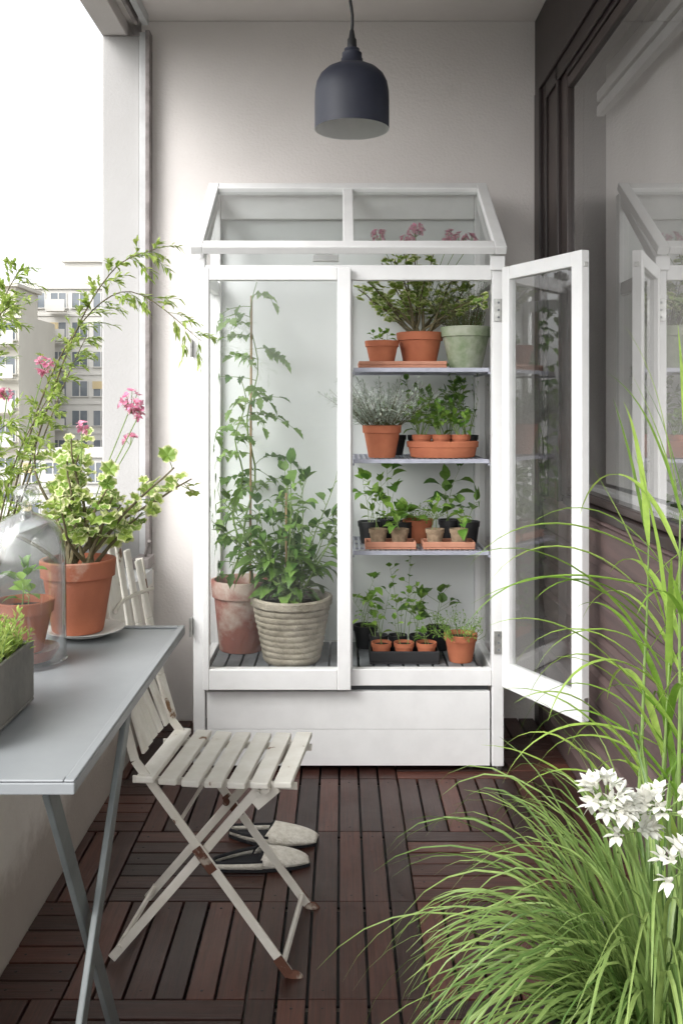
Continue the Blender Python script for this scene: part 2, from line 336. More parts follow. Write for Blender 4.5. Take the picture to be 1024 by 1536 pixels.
# ------------------------------------------------------------ apartment blocks far away
def block(xa,xb,y,z0,z1,dep,fl,cols,mt,label,seed,setback=True):
    r=random.Random(seed)
    e=thing('apartment_block',((xa+xb)/2,y+dep/2,z0),label,'building','apartment blocks across the street')
    b=MB(); b.box((xa,y,z0),(xb,y+dep,z1))
    if setback: b.box((xa+(xb-xa)*.3,y+2,z1),(xb-1,y+dep-2,z1+2.6)); b.box((xa+(xb-xa)*.3-.3,y+1.6,z1+2.6),(xb-.7,y+dep-1.6,z1+2.9))
    b.box((xa-.25,y-.25,z1-.35),(xb+.25,y-.01,z1+.25))
    nf=int((z1-z0)/fl)
    for k in range(1,nf): b.box((xa,y-.10,z1-k*fl-.12),(xb,y-.003,z1-k*fl+.1))
    b.build('body',[mt],e,False)
    cw=(xb-xa)/cols
    for k in range(min(nf,8)):
        zt=z1-k*fl-.75
        for c in range(cols):
            xl=xa+c*cw+cw*.10; xr=xa+(c+1)*cw-cw*.10; w=MB()
            w.box((xl,y-.03,zt-1.45),(xr,y-.006,zt),0)
            w.box((xl,y-.07,zt-1.45),(xl+.1,y-.032,zt),1); w.box((xr-.1,y-.07,zt-1.45),(xr,y-.032,zt),1)
            w.box(((xl+xr)/2-.05,y-.07,zt-1.45),((xl+xr)/2+.05,y-.032,zt),1)
            w.box((xl-.08,y-.2,zt-1.55),(xr+.08,y-.032,zt-1.46),1)
            if r.random()<.25: w.box((xl,y-.11,zt-.75),(xl+(xr-xl)*r.choice((.5,1)),y-.075,zt),2)
            w.build('window',['bglass','facade','awning'],e,False)
            if c%3==1:
                b=MB(); z2=z1-k*fl-2.5; b.box((xa+c*cw+.1,y-1.2,z2-.15),(xa+(c+1)*cw-.1,y-.26,z2)); b.box((xa+c*cw+.1,y-1.25,z2-.15),(xa+(c+1)*cw-.1,y-1.201,z2+1.0),1)
                b.build('balcony',['facade2','facade'],e,False)
block(-31,-20.5,92,-18,13.2,14,2.9,5,'facade','pale apartment block with stacked balconies and flat roof',1)
block(-46,-27.6,80,-18,9.2,10,2.9,8,'facade2','beige apartment block with rows of windows',2)
block(-24,-17.6,70,-18,-2.2,10,2.9,4,'facade','low white apartment block with flat roof',3,setback=False)

# ------------------------------------------------------------ pendant lamp
c=V((.029,2.6,2.022)); e=thing('pendant_lamp',c,'dark navy dome pendant lamp hanging on a black cord','lamp')
out=[(.1035,0),(.1035,.075),(.1025,.105),(.098,.13),(.088,.15),(.072,.165),(.052,.175),(.036,.180),(.031,.184),(.030,.196),(.0275,.200),(.0275,.212),(.022,.216),(.021,.224)]
inn=[(.049,.168),(.070,.160),(.086,.146),(.096,.127),(.1005,.104),(.1015,.075),(.1015,0.001),(.1035,0)]
b=MB(); b.lathe(c,out,64); b.build('lamp_shade',['lamp'],e,ang=50)
b=MB(); b.lathe(c,[(0.001,.17)]+inn,64); b.build('shade_lining',['lampin'],e)
b=MB(); b.lathe(c,[(.021,.222),(.0135,.226),(.0125,.25),(.009,.256),(.006,.275),(.0035,.28),(0.001,.28)],24)
pts=[c+V((.003*math.sin(t*.9)*(1 if t<11 else .4)-.004*math.sin(t*.25),.002*math.cos(t*1.1),.275+(2.8-2.022-.275)*t/24)) for t in range(25)]
b.tube(pts,.0042,8); b.build('cord',['black'],e)
b=MB(); b.lathe(c,[(0.001,.09),(.022,.095),(.030,.115),(.028,.135),(.014,.155),(.014,.17)],20); b.build('bulb',['china'],e)

# ------------------------------------------------------------ greenhouse cabinet
G=thing('greenhouse_cabinet',(.024,3.42,0),'white wooden greenhouse cabinet with glass doors and sloping glass roof','greenhouse')
XL,XR,YF,YB=-.506,.554,3.19,3.645
b=MB()
for xx in (XL,XR-.04):
    b.box((xx,YF,.0 if xx<0 else .02),(xx+.04,YF+.04,1.757)); b.box((xx,YB-.04,.02),(xx+.04,YB,2.075))
    b.box((xx+.005,YF+.041,.29),(xx+.035,YB-.041,.34)); b.box((xx+.006,YF+.041,1.68),(xx+.034,YB-.041,1.73))
    b.bar((xx+.02,YF+.02,1.742),(xx+.02,YB-.02,2.06),.028,.035)
b.box((XL+.041,YF+.002,1.683),(XR-.041,YF+.036,1.735))
b.box((XL+.041,YF+.002,.295),(XR-.041,YF+.036,.352))
b.box((-.005,YF+.003,.353),(.038,YF+.035,1.682))
b.box((XL+.041,YB-.038,1.975),(XR-.041,YB-.004,2.07)); b.box((XL+.041,YB-.038,.29),(XR-.041,YB-.004,.34))
b.box((.0,YB-.037,.341),(.03,YB-.02,1.70))
b.box((XR-.048,YF-.012,1.715),(XR+.003,YF-.001,1.765))
b.build('frame',['white'],G,False,.003)
b=MB(); b.box((XL+.041,YB-.016,.341),(XR-.041,YB-.006,1.974)); b.build('back_panel',['panel'],G,False)
for xx in (XL+.02,XR-.02):
    b=MB(); b.add([(xx,YF+.04,.34),(xx,YB-.04,.34),(xx,YB-.04,2.03),(xx,YF+.04,1.755)],[(0,1,2,3)]); b.build('side_pane',['glass'],G,False)
b=MB(); b.box((XL+.046,YF+.008,.02),(XR-.046,YF+.03,.1435)); b.box((XL+.046,YF+.008,.1451),(XR-.046,YF+.03,.274)); b.build('plinth_panel',['white'],G,False,.001)
b=MB(); b.box((XL+.046,YF+.05,.03),(XR-.046,YB-.05,.285)); b.build('plinth_box',['grey'],G,False)
for xx,yy in ((XL+.02,YF+.02),(XR-.02,YF+.02),(XL+.02,YB-.02),(XR-.02,YB-.02),(.45,YF+.06)):
    b=MB(); b.lathe((xx,yy,.001),[(.001,0),(.016,0),(.017,.008),(.008,.010),(.007,.024),(.001,.026)],16); b.build('foot',['steel'],G)
b=MB(); k=0; xx=XL+.05
while xx<XR-.09: b.box((xx,YF+.042,.325),(xx+.045,YB-.042,.342)); xx+=.052
b.build('base_slats',['grey'],G,False,.002)
for z in (1.385,1.068,.75):
    b=MB(); xa,xb=.042,XR-.043; ya,yb=YF+.045,YB-.045
    b.box((xa,ya,z-.014),(xb,ya+.006,z)); b.box((xa,yb-.006,z-.014),(xb,yb,z)); 
    n=26
    for i in range(n):
        q=xa+.004+(xb-xa-.012)*i/(n-1); b.box((q-.0035,ya+.007,z-.006),(q+.0035,yb-.007,z-.001))
    for yy in (ya+.12,ya+.24): b.box((xa,yy,z-.013),(xb,yy+.005,z-.0065))
    b.box((xa-.005,ya,z-.022),(xa+.003,yb,z-.0145)); b.box((xb-.003,ya,z-.022),(xb+.005,yb,z-.0145))
    b.build('shelf',['shelf'],G,False)
D=MB(); o=V((XL+.036,YF-.03,.289)); W=.502; H=1.432
D.frame(o,X,Y,Z,W,H,.022,.046,.042,.070,.026); d=D.build('door',['white'],G,False,.003); d['label']='closed glazed door'
b=MB(); b.add([o+V((.021,.013,.069)),o+V((W-.045,.013,.069)),o+V((W-.045,.013,H-.041)),o+V((.021,.013,H-.041))],[(0,1,2,3)]); b.build('door_glass',['glass'],d,False)
h=V((XR+.016,YF-.006,.298)); near=V((.748,2.82,.298)); ux=(near-h).normalized(); un=ux.cross(Z).normalized()
W=(near-h).length; H=1.425
D=MB(); D.frame(h,ux,un,Z,W,H,.040,.048,.045,.085,.030); d2=D.build('door',['white'],G,False,.003); d2['label']='glazed door standing wide open'
b=MB(); b.add([h+un*.015+ux*.039+Z*.084,h+un*.015+ux*(W-.047)+Z*.084,h+un*.015+ux*(W-.047)+Z*(H-.044),h+un*.015+ux*.039+Z*(H-.044)],[(0,1,2,3)]); b.build('door_glass',['dglass'],d2,False)
for z in (.06,H-.05):
    b=MB(); b.obox(h+ux*(W+.0005),un,ux,Z,(.008,0,z),(.022,.003,z+.014)); b.build('dowel',['steel'],d2,False,.001)
for z in (.445,1.58):
    b=MB(); b.box((XR-.034,YF-.006,z-.038),(XR-.003,YF-.002,z+.038)); b.obox(h,ux,un,Z,(.003,-.0035,z-.298-.038),(.034,-.0005,z-.298+.038))
    b.tube([(XR+.006,YF-.010,z-.04),(XR+.006,YF-.010,z+.04)],.005,8)
    for zz in (-.025,0,.025): b.tube([(XR-.019,YF-.006,z+zz),(XR-.019,YF-.0085,z+zz)],.004,8,m=1)
    b.build('hinge',['steel','grey'],G,False)
for z in (.5,1.45):
    b=MB(); b.box((XL-.006,YF-.02,z-.03),(XL-.001,YF+.02,z+.03)); b.tube([(XL-.006,YF-.02,z-.032),(XL-.006,YF-.02,z+.032)],.005,8); b.build('hinge',['steel'],G,False)
p0=V((XL-.004,YF-.022,1.757)); p1=V((XL-.004,YB-.02,2.082)); us=(p1-p0).normalized(); un=X.cross(us)*1.0; Ls=(p1-p0).length; W=XR-XL+.008
p0=p0+un*.010
D=MB(); D.frame(p0,X,un,us,W,Ls,.040,.040,.050,.050,.030)
D.obox(p0,X,un,us,(W/2-.019,.002,.0505),(W/2+.019,.027,Ls-.0505))
rf=D.build('roof',['white'],G,False,.003)
b=MB(); b.add([p0+un*.013+X*.038+us*.048,p0+un*.013+X*(W-.038)+us*.048,p0+un*.013+X*(W-.038)+us*(Ls-.048),p0+un*.013+X*.038+us*(Ls-.048)],[(0,1,2,3)]); b.build('roof_glass',['dglass'],rf,False)
b=MB(); b.box((-.10,YF+.05,1.755),(-.01,YF+.075,1.778)); b.box((-.09,YF+.055,1.779),(-.03,YF+.07,1.785)); b.build('roof_opener',['white'],G,False,.004)
CL=((XL+.05,XR-.05),(YF+.012,YB-.022),(.345,1.96))
CLL=((XL+.05,-.012),(YF+.012,YB-.022),(.345,1.72))

# ------------------------------------------------------------ plants
def path(p,d,L,n=8,grav=.0,wig=.12):
    p=V(p); d=V(d).normalized(); pts=[p.copy()]; 
    for i in range(n):
        d=(d+rv()*wig-Z*grav/n).normalized(); p=p+d*(L/n); pts.append(p.copy())
    return pts
def tang(pts,i): return (pts[min(i+1,len(pts)-1)]-pts[max(i-1,0)]).normalized()
def at(pts,t):
    k=t*(len(pts)-1); i=min(int(k),len(pts)-2); f=k-i; return pts[i].lerp(pts[i+1],f),(pts[i+1]-pts[i]).normalized()
def sideways(d,ang):
    a=rv(); s=(a-d*a.dot(d)).normalized(); return (d*math.cos(ang)+s*math.sin(ang)).normalized()
def shoot(b,p,d,L,nl,lL,lW,grav=.3,wig=.12,r=.002,start=.15,ang=1.0,sm=0,lm=1,curl=.35,tip=True,rows=4,prof=0,petiole=0,n=8):
    pts=path(p,d,L,n,grav,wig); b.tube(pts,[r*(1-.7*i/n) for i in range(n+1)],5,sm)
    for i in range(nl):
        t=start+(1-start)*(i+u(0,.8))/nl; q,dd=at(pts,min(t,.999)); ld=sideways(dd,u(ang*.7,ang*1.25)); sc_=(1-.35*t)*u(.65,1.15)
        if petiole: q2=q+ld*petiole; b.tube([q,q2],r*.5,4,sm,cap=False); q=q2
        b.leaf(q,ld,lL*sc_,lW*sc_,lm,curl*u(.3,1.6),rows=rows,prof=prof)
    if tip:
        for _ in range(3): b.leaf(pts[-1],sideways(tang(pts,len(pts)-1),u(.1,.6)),lL*.6*u(.7,1.1),lW*.6,lm,.2,rows=rows,prof=prof)
    return pts
def compound(b,p,d,L,n,lL,lW,grav=.8,sm=0,lm=1):
    pts=path(p,d,L,6,grav,.12); b.tube(pts,[.0015-.0001*i for i in range(7)],4,sm,cap=False)
    v=u(0,1)
    for i in range(n):
        t=.25+.7*i/n; q,dd=at(pts,t); s=dd.cross(Z); s=s.normalized() if s.length>.01 else X
        for sg in (-1,1):
            if u(0,1)<.12: continue
            k=u(.5,1.2); b.leaf(q,(s*sg+dd*.5+rv()*.3),lL*(1-.3*t)*k,lW*k,lm,u(.1,1.3),rows=7,prof=2,v=min(1,max(0,v+u(-.25,.25))),roll=.9)
    b.leaf(pts[-1],tang(pts,6),lL,lW,lm,.5,v=v,rows=7,prof=2)
def potprof(rb,rt,h): return [(.001,0),(rb*.96,0),(rb,.004),(rt*.93,h*.76),(rt,h*.765),(rt*1.0,h*.78),(rt*1.03,h*.985),(rt*1.01,h),(rt*.93,h),(rt*.90,h*.97),(rt*.86,h*.80)]
GRP='potted plants on the greenhouse shelves'
def potted(c,rb,rt,h,pm,fmats,fn,label,cat='potted plant',group=None,clamp=None,name='potted_plant',prof=None,sx=1,sy=1,flower=None,wob=0):
    c=V(c); e=thing(name,c,label,cat,group)
    b=MB(); b.lathe(c,prof or potprof(rb,rt,h),64 if wob else 40,0,sx,sy,wob); b.build('pot',[pm],e,ang=35)
    b=MB(); b.lathe(c,[(.001,h*.86),(rt*.5,h*.865),(rt*.885,h*.84)],24,0,sx,sy); b.build('soil',['soil'],e)
    b=MB(); s=c+Z*h*.85; fn(b,s); b.build('foliage',fmats,e,clamp=clamp)
    if flower:
        for k,fl in enumerate(flower): 
            b=MB(); fl(b,s); b.build('flower',['gstem','petalp'],e,clamp=clamp)
    return e
def seed(n,L,lL,lW,sp=.02,nl=5,pet=.01):
    def f(b,s):
        for i in range(n):
            k=u(.35,1.05); o=s+V((u(-sp,sp),u(-sp,sp),0)); shoot(b,o,V((u(-.35,.35),u(-.3,.3),1)),L*k,max(3,int(nl*k)),lL*u(.9,1.5),lW*u(1.0,1.5),grav=.1,r=.0014,start=.4,petiole=pet,ang=1.2,curl=.5)
    return f
def bushy(n,L,lL,lW,nl=9,cone=.8,sp=.02,grav=.3,r=.002,start=.2,curl=.35,pet=0,prof=0,rows=4):
    def f(b,s):
        for i in range(n):
            a=u(0,2*pi); k=cone*math.sqrt(u(0,1)); o=s+V((math.cos(a),math.sin(a),0))*sp*k
            shoot(b,o,V((math.cos(a)*k,math.sin(a)*k,1)),L*u(.65,1.1),nl,lL,lW,grav=grav,r=r,start=start,curl=curl,petiole=pet,prof=prof,rows=rows)
    return f
def blossom(b,c,r,n=9,pr=.009):
    for i in range(n):
        q=V(c)+rv()*r; d=(q-V(c)+Z*r*.3).normalized(); b.tube([V(c)-Z*r,q],.0007,4,0,cap=False)
        for k in range(5):
            a=2*pi*k/5; s=d.cross(V((.3,.9,.1))).normalized(); t=d.cross(s); b.leaf(q,(s*math.cos(a)+t*math.sin(a)+d*.35),pr*u(.8,1.2),pr*.8,1,.1,rows=3)
# --- top shelf
z=1.386
b=MB(); c=V((.215,3.345,z)); b.box((c.x-.155,c.y-.07,z),(c.x+.155,c.y+.10,z+.010)); 
for a0,a1 in (((-.155,-.07),(.155,-.058)),((-.155,.088),(.155,.10)),((-.155,-.0575),(-.143,.0875)),((.143,-.0575),(.155,.0875))): b.box((c.x+a0[0],c.y+a0[1],z+.0105),(c.x+a1[0],c.y+a1[1],z+.024))
tag(b.build('pot_tray',['brick'],smooth=False,bevel=.003),'flat terracotta tray on the top shelf','tray','terracotta trays')
potted((.145,3.345,z+.011),.042,.060,.088,'terra',['gstem','L_herb'],seed(5,.06,.030,.018,.03,5),'small terracotta pot with young seedlings','potted plant',GRP,CL)
def pel(b,s):
    for i in range(22):
        a=2*pi*i/22+u(-.2,.2); k=u(.3,1.5); pts=path(s+V((u(-.02,.02),u(-.02,.02),0)),V((math.cos(a)*k*1.0,math.sin(a)*k*.6,1)),u(.2,.36),8,.2,.25)
        b.tube(pts,[.005-.0004*j for j in range(9)],6,0)
        for j in range(17):
            q,dd=at(pts,u(.45,1)); b.disc(q+rv()*.03,Z+rv()*.7,u(.012,.022),1,n=12)
def mkfl(c0,r,n,pr):
    def f(b,s):
        c=V(c0); m=s.lerp(c,.5)+V((0,0,.03)); b.tube([s.lerp(m,.5)+V((0,0,.02)),m,c-Z*.012],.0013,5,0); blossom(b,c,r,n,pr)
    return f
pelf=[mkfl((.285+dx,3.37+dy,1.395+dz),.028,15,.014) for dx,dy,dz in ((-.15,0,.47),(-.02,-.02,.49),(-.05,.03,.46),(.10,-.03,.46),(.14,0,.46),(.18,.02,.455))]
potted((.285,3.405,z+.011),.058,.083,.122,'terra',['bark','L_ger'],pel,'bushy variegated pelargonium in terracotta pot with pink flowers','potted plant',GRP,CL,flower=pelf)
potted((.447,3.365,z),.058,.088,.150,'moss',['bark','L_rose'],bushy(110,.21,.020,.0038,32,.85,.07,.15,.0012,.1,.1,prof=0,rows=2),'rosemary bush in mossy grey-green stone pot','potted plant',GRP,CL)
# --- second shelf
z=1.069
potted((.144,3.335,z),.048,.068,.115,'terra',['bark','L_lav'],bushy(90,.21,.036,.0056,26,1.0,.05,.3,.0012,.15,.1,rows=2),'silver grey lavender in terracotta pot','potted plant',GRP,CL)
c=V((.362,3.345,z)); b=MB(); b.lathe(c,[(.001,0),(.110,0),(.115,.004),(.122,.036),(.127,.037),(.129,.056),(.126,.058),(.120,.057),(.114,.012),(.001,.010)],48,0,1,.55)
tag(b.build('oval_planter',['terra'],ang=35),'oval terracotta planter holding small pots','planter')
for dx in (-.075,-.005,.065):
    potted((c.x+dx,c.y,z+.011),.024,.034,.070,'terra',['gstem','L_herb'],bushy(6,.13,.055,.028,6,.5,.02,.15,.0018,.3,.5,.01),'small terracotta pot with leafy seedlings in an oval planter','potted plant',GRP,CL)
for dx,L in ((.20,.13),(.29,.24),(.40,.22),(.47,.26)):
    potted((dx,3.505,z),.030,.042,.075,'black',['gstem','L_pepper'],bushy(6,L,.065,.033,8,.45,.02,.1,.002,.3,.5,.01),'black nursery pot with dark leafy young plants','potted plant',GRP,CL)
# --- third shelf
z=.751
def traymk(cx,w,d,z,mt,label,y=3.31,h=.026):
    b=MB(); t=.006
    b.box((cx-w/2,y-d/2,z),(cx+w/2,y+d/2,z+.006)); b.box((cx-w/2,y-d/2,z+.0065),(cx+w/2,y-d/2+t,z+h)); b.box((cx-w/2,y+d/2-t,z+.0065),(cx+w/2,y+d/2,z+h))
    b.box((cx-w/2,y-d/2+t+.0005,z+.0065),(cx-w/2+t,y+d/2-t-.0005,z+h)); b.box((cx+w/2-t,y-d/2+t+.0005,z+.0065),(cx+w/2,y+d/2-t-.0005,z+h))
    tag(b.build('pot_tray',[mt],smooth=False,bevel=.0025),label,'tray','terracotta trays' if mt=='brick' else None)
traymk(.172,.178,.10,z,'brick','shallow terracotta tray holding two peat pots')
traymk(.376,.182,.10,z,'brick','shallow terracotta tray holding two peat pots')
for x_,L in ((.130,.17),(.205,.05),(.330,.16),(.415,.08)):
    potted((x_,3.305,z+.007),.024,.033,.060,'peat',['gstem','L_herb'],seed(2,L,.055,.034,.010,6,.018),'peat pot with green seedling','potted plant',GRP,CL)
for x_,L,y_,n_ in ((.10,.22,3.42,3),(.17,.27,3.50,3),(.225,.08,3.42,2),(.40,.28,3.47,3),(.465,.14,3.42,2)):
    potted((x_,y_,z),.030,.040,.080,'black',['gstem','L_herb' if x_<.3 else 'L_pepper'],seed(n_,L,.085,.050,.02,6,.025),'black nursery pot with tall seedlings','potted plant',GRP,CL)
potted((.282,3.44,z),.040,.055,.085,'terra',['gstem','L_herb'],bushy(30,.07,.018,.006,10,1,.05,.2,.001,.2,.3,rows=2),'terracotta pot with low fine herbs','potted plant',GRP,CL)
# --- base
z=.343
traymk(.222,.245,.15,z,'black','black plastic seed tray on the cabinet floor',3.36,.045)
for x_,L in ((.142,.13),(.222,.22),(.302,.09)):
    potted((x_,3.325,z+.007),.026,.036,.062,'terra',['gstem','L_herb'],seed(2,L,.04,.024,.015,6,.015),'small terracotta pot with slender seedlings in a tray','potted plant',GRP,CL)
for x_,L in ((.135,.22),(.205,.29),(.28,.19)):
    potted((x_,3.40,z+.007),.026,.034,.070,'black',['gstem','L_herb'],seed(3,L,.045,.026,.02,8,.02),'black plastic pot with tall seedlings in a tray','potted plant',GRP,CL)
potted((.425,3.335,z),.042,.058,.098,'terra',['gstem','L_herb'],bushy(44,.105,.022,.007,10,1.4,.05,.3,.001,.2,.3,rows=2),'terracotta pot with low green herb on the cabinet floor','potted plant',GRP,CL)
potted((.36,3.49,z),.034,.046,.085,'black',['gstem','L_pepper'],seed(3,.30,.08,.05,.02,5,.05),'black pot with broad leaved tall seedling','potted plant',GRP,CL)
potted((.09,3.52,z),.034,.046,.085,'black',['gstem','L_herb'],seed(4,.24,.05,.03,.02,8,.02),'black pot with green seedlings','potted plant',GRP,CL)
# --- big pots
def tomato(b,s):
    b.tube([s-Z*.05+X*.03,s+X*.035+Z*1.10],.0045,8,2)
    for sx,H_ in ((.02,1.15),(-.03,.8)):
        pts=[s+V((sx+.03*(i/20)+.018*math.sin(i*.9+sx*60),.012*math.cos(i*.8),H_*i/20)) for i in range(21)]
        b.tube(pts,[.0055-.0002*i for i in range(21)],6,0)
        N=27 if sx>0 else 15
        for i in range(N):
            t=.06+.93*i/N; q,dd=at(pts,t); a=u(0,2*pi); d=V((math.cos(a),math.sin(a)*.7-.15,u(.2,.8)))
            compound(b,q,d,u(.12,.22)*(1-.10*t),int(u(3,6)),.056,.034,u(.6,1.6))
potted((-.372,3.50,.343),.085,.112,.262,'terra2',['gstem','L_tomato','wood'],tomato,'tall tomato plant on cane in weathered terracotta pot','potted plant',None,CLL)
c=V((-.178,3.345,.343)); prof=[(.001,0),(.095,0)]
for i in range(72):
    t=i/71; prof.append((.100+.036*t+.0045*abs(math.sin(t*pi*9))**.7-.002,.004+t*.190))
prof+=[(.138,.198),(.145,.203),(.147,.225),(.142,.232),(.132,.230),(.128,.20)]
def pepper(b,s):
    b.tube([s-Z*.04-X*.02,s-X*.02+Z*.40],.004,8,2)
    for i in range(24):
        a=2*pi*i/24+u(-.2,.2); k=u(.1,.95); shoot(b,s+V((u(-.03,.03),u(-.03,.03),0)),V((math.cos(a)*k,math.sin(a)*k*.6,1)),u(.24,.56),12,.115,.052,grav=.10,r=.0035,start=.08,petiole=.025,ang=1.15,curl=.7)
potted(c,.1,.145,.232,'rib',['gstem','L_pepper','wood'],pepper,'leafy pepper plant in ribbed beige cement pot','potted plant',None,CLL,prof=prof,wob=.008)

# ------------------------------------------------------------ table
TZ=.76
e=thing('folding_table',(-.53,1.67,0),'narrow grey metal folding table standing along the parapet','table')
b=MB(); xa,xb,ya,yb=-.722,-.350,1.225,2.092
b.box((xa,ya,TZ-.02),(xb,yb,TZ-.004))
b.box((xb-.014,ya,TZ-.0035),(xb,yb,TZ)); b.box((xa,ya,TZ-.0035),(xb-.0145,ya+.014,TZ)); b.box((xa,yb-.014,TZ-.0035),(xb-.0145,yb,TZ))
b.build('table_top',['tmetal'],e,False,.003)
for xx in (-.395,-.67):
    b=MB(); b.bar((xx,1.26,.738),(xx,1.73,.006),.010,.032,X.cross(Y)); b.build('leg',['tleg'],e,False,.002)
    b=MB(); b.bar((xx+.022,1.64,.738),(xx+.022,1.05,.006),.010,.032); b.build('leg',['tleg'],e,False,.002)
b=MB(); b.tube([(-.67,1.73,.02),(-.40,1.73,.02)],.008); b.build('crossbar',['tleg'],e)
b=MB(); b.tube([(-.65,1.05,.02),(-.372,1.05,.02)],.008); b.build('crossbar',['tleg'],e)

# ------------------------------------------------------------ chair
e=thing('folding_chair',(-.30,2.2,0),'weathered white slatted folding chair with rusty steel legs','chair')
YN,YR=2.050,2.325; CR=((-.10,2.05),math.radians(-6)); SZ=.418
b=MB(); xs0,xs1=-.455,-.095; n=7; pw=(xs1-xs0)/n
for i in range(n):
    xx=xs0+i*pw; dz=.006*math.sin(i/6*pi)
    b.obox(V((xx,YN-.022,SZ-dz)),V((1,0,u(-.03,.03))).normalized(),V((u(-.01,.01),1,0)).normalized(),Z,(0,0,0),(.040,.320,.014),0)
b.build('seat',['cream'],e,False,.003,rot=CR)
for yy in (YN+.02,YR-.02):
    b=MB(); b.bar((xs0-.02,yy,SZ-.009),(xs1-.005,yy,SZ-.009),.006,.016); b.build('seat_rail',['creamm'],e,False,.001,rot=CR)
def strap(b,pts,w=.020,t=.006):
    for p,q in zip(pts[:-1],pts[1:]): b.bar(p,q,t,w,V((0,0,1)) if abs((V(q)-V(p)).normalized().z)<.99 else X)
for yy,s in ((YN-.004,1),(YR+.004,-1)):
    b=MB(); strap(b,[(-.115,yy,.008),(-.462,yy,.46),(-.500,yy,.60),(-.525,yy,.74),(-.545,yy,.865)]); b.build('leg',['creamm'],e,False,.0015,rot=CR)
    b=MB(); strap(b,[(-.185,yy+.012*s,SZ-.014),(-.520,yy+.012*s,.008)]); b.build('leg',['creamm'],e,False,.0015,rot=CR)
    b=MB(); b.tube([(-.165,yy-.010*s,SZ-.006),(-.165,yy+.018*s,SZ-.006)],.010,10); b.bar((-.195,yy+.012*s,SZ-.05),(-.145,yy+.012*s,SZ-.006),.005,.03); b.build('bracket',['creamm'],e,False,.001,rot=CR)
    b=MB(); b.tube([(-.316,yy-.007*s,.262),(-.316,yy+.022*s,.262)],.009,10); b.bar((-.283,yy-.0045,.222),(-.322,yy-.0045,.273),.003,.022); b.build('pivot',['rust'],e,False,.001,rot=CR)
    b=MB(); b.bar((-.113,yy-.0045*s,.006),(-.140,yy-.0045*s,.041),.0035,.0215); b.lathe((-.103,yy,.001),[(.001,0),(.017,0),(.015,.005),(.009,.012),(.001,.014)],12,0,1.2,.6); b.build('foot',['rust'],e,rot=CR)
for p,q,r in (((-.127,YN-.004,.03),(-.127,YR+.004,.03),.007),((-.503,YN,.035),(-.503,YR,.035),.007),((-.185,YN+.002,SZ-.024),(-.185,YR,SZ-.024),.006),((-.362,YN,.325),(-.362,YR,.325),.005)):
    b=MB(); b.tube([p,q],r); b.build('crossbar',['creamm'],e,rot=CR)
b=MB(); n=6
for i in range(n):
    yy=YN+.024+(YR-YN-.048)*i/(n-1); k=-.022*math.sin(i/(n-1)*pi); zt=.865+.055*math.sin(i/(n-1)*pi)
    P=[(-.447+k*.3,yy,.47),(-.480+k,yy,.58),(-.510+k,yy,.72),(-.540+k,yy,zt)]
    for p,q in zip(P[:-1],P[1:]): b.bar(p,q,.032,.009,X)
b.build('backrest',['cream'],e,False,.003,rot=CR)
for (xx,zz) in ((-.490,.615),(-.520,.79)):
    b=MB(); pts=[(xx+.012-.022*math.sin(i/8*pi),YN+(YR-YN)*i/8,zz) for i in range(9)]; b.tube(pts,.005,6); b.build('backrest_rail',['creamm'],e,rot=CR)

# ------------------------------------------------------------ slippers
def slipper(c,ang,flip):
    e=thing('slipper',c,'cream felt slipper with black trim lying on the deck','slipper','pair of felt slippers')
    ca,sa=math.cos(ang),math.sin(ang); c=V(c)
    def W(x,y,z): y*=flip; return c+V((x*ca-y*sa,x*sa+y*ca,z))
    def hw(t): return .045*(math.sin(pi*min(1,max(0,t*.93+.035)))**.42)*(.80+.28*math.sin(pi*(t-.15)*.8))
    def cy(t): return .010*math.sin(pi*t)
    L=.26; N=26
    b=MB(); vs=[]; 
    for lay,z in ((0,.0015),(1,.010)):
        for i in range(N): t=i/(N-1); vs.append(W(t*L,cy(t)+hw(t)*1.05,z))
        for i in range(N): t=1-i/(N-1); vs.append(W(t*L,cy(t)-hw(t)*1.05,z))
    n=2*N; b.add(vs,[tuple(range(n))[::-1],tuple(range(n,2*n))]+[(j,(j+1)%n,n+(j+1)%n,n+j) for j in range(n)]); b.build('sole',['felttrim'],e)
    b=MB(); vs=[]; K=14; NR=22
    for i in range(NR):
        f=i/(NR-1); t=.42+.575*f; h=.036*(1-.55*f)*max(0,1-f**5)**.6+.003
        for j in range(K+1):
            a=pi*j/K; vs.append(W((t+.10*math.sin(a)*(1-f))*L,cy(t)+hw(t)*math.cos(a),.010+h*math.sin(a)**.7))
    b.add(vs,[(i*(K+1)+j,i*(K+1)+j+1,(i+1)*(K+1)+j+1,(i+1)*(K+1)+j) for i in range(NR-1) for j in range(K)])
    edge=[vs[j].copy() for j in range(K+1)]
    pr=[]
    for j in range(25):
        s=-1+2*j/24; t=.50*(abs(s)**1.6); sg=1 if s>0 else -1
        wv=hw(max(t,.005)) if abs(s)>.12 else hw(.02)*abs(s)/.12
        pr.append((t,cy(t)+sg*wv,.024+.004*abs(s)**2))
    vs2=[]
    for (t,y,h) in pr: vs2+=[W(t*L,y,.010),W(t*L,y*.98,h)]
    b.add(vs2,[(2*j,2*j+2,2*j+3,2*j+1) for j in range(24)])
    ob=b.build('upper',['felt'],e); m=ob.modifiers.new('s','SOLIDIFY'); m.thickness=.004
    b=MB(); b.add([W(t_*L*.98,cy(t_)+s_*hw(t_)*.9,.0125) for t_ in [i/12 for i in range(1,9)] for s_ in (-1,1)],[(2*i,2*i+1,2*i+3,2*i+2) for i in range(7)]); b.build('insole',['felttrim'],e)
    b=MB(); b.tube(edge,.0045,6); b.tube([W(t*L,y*.98,h) for t,y,h in pr],.0045,6); b.build('trim',['felttrim'],e)
slipper((-.345,2.52,0),math.radians(8),1)
slipper((-.325,2.72,0),math.radians(-10),-1)

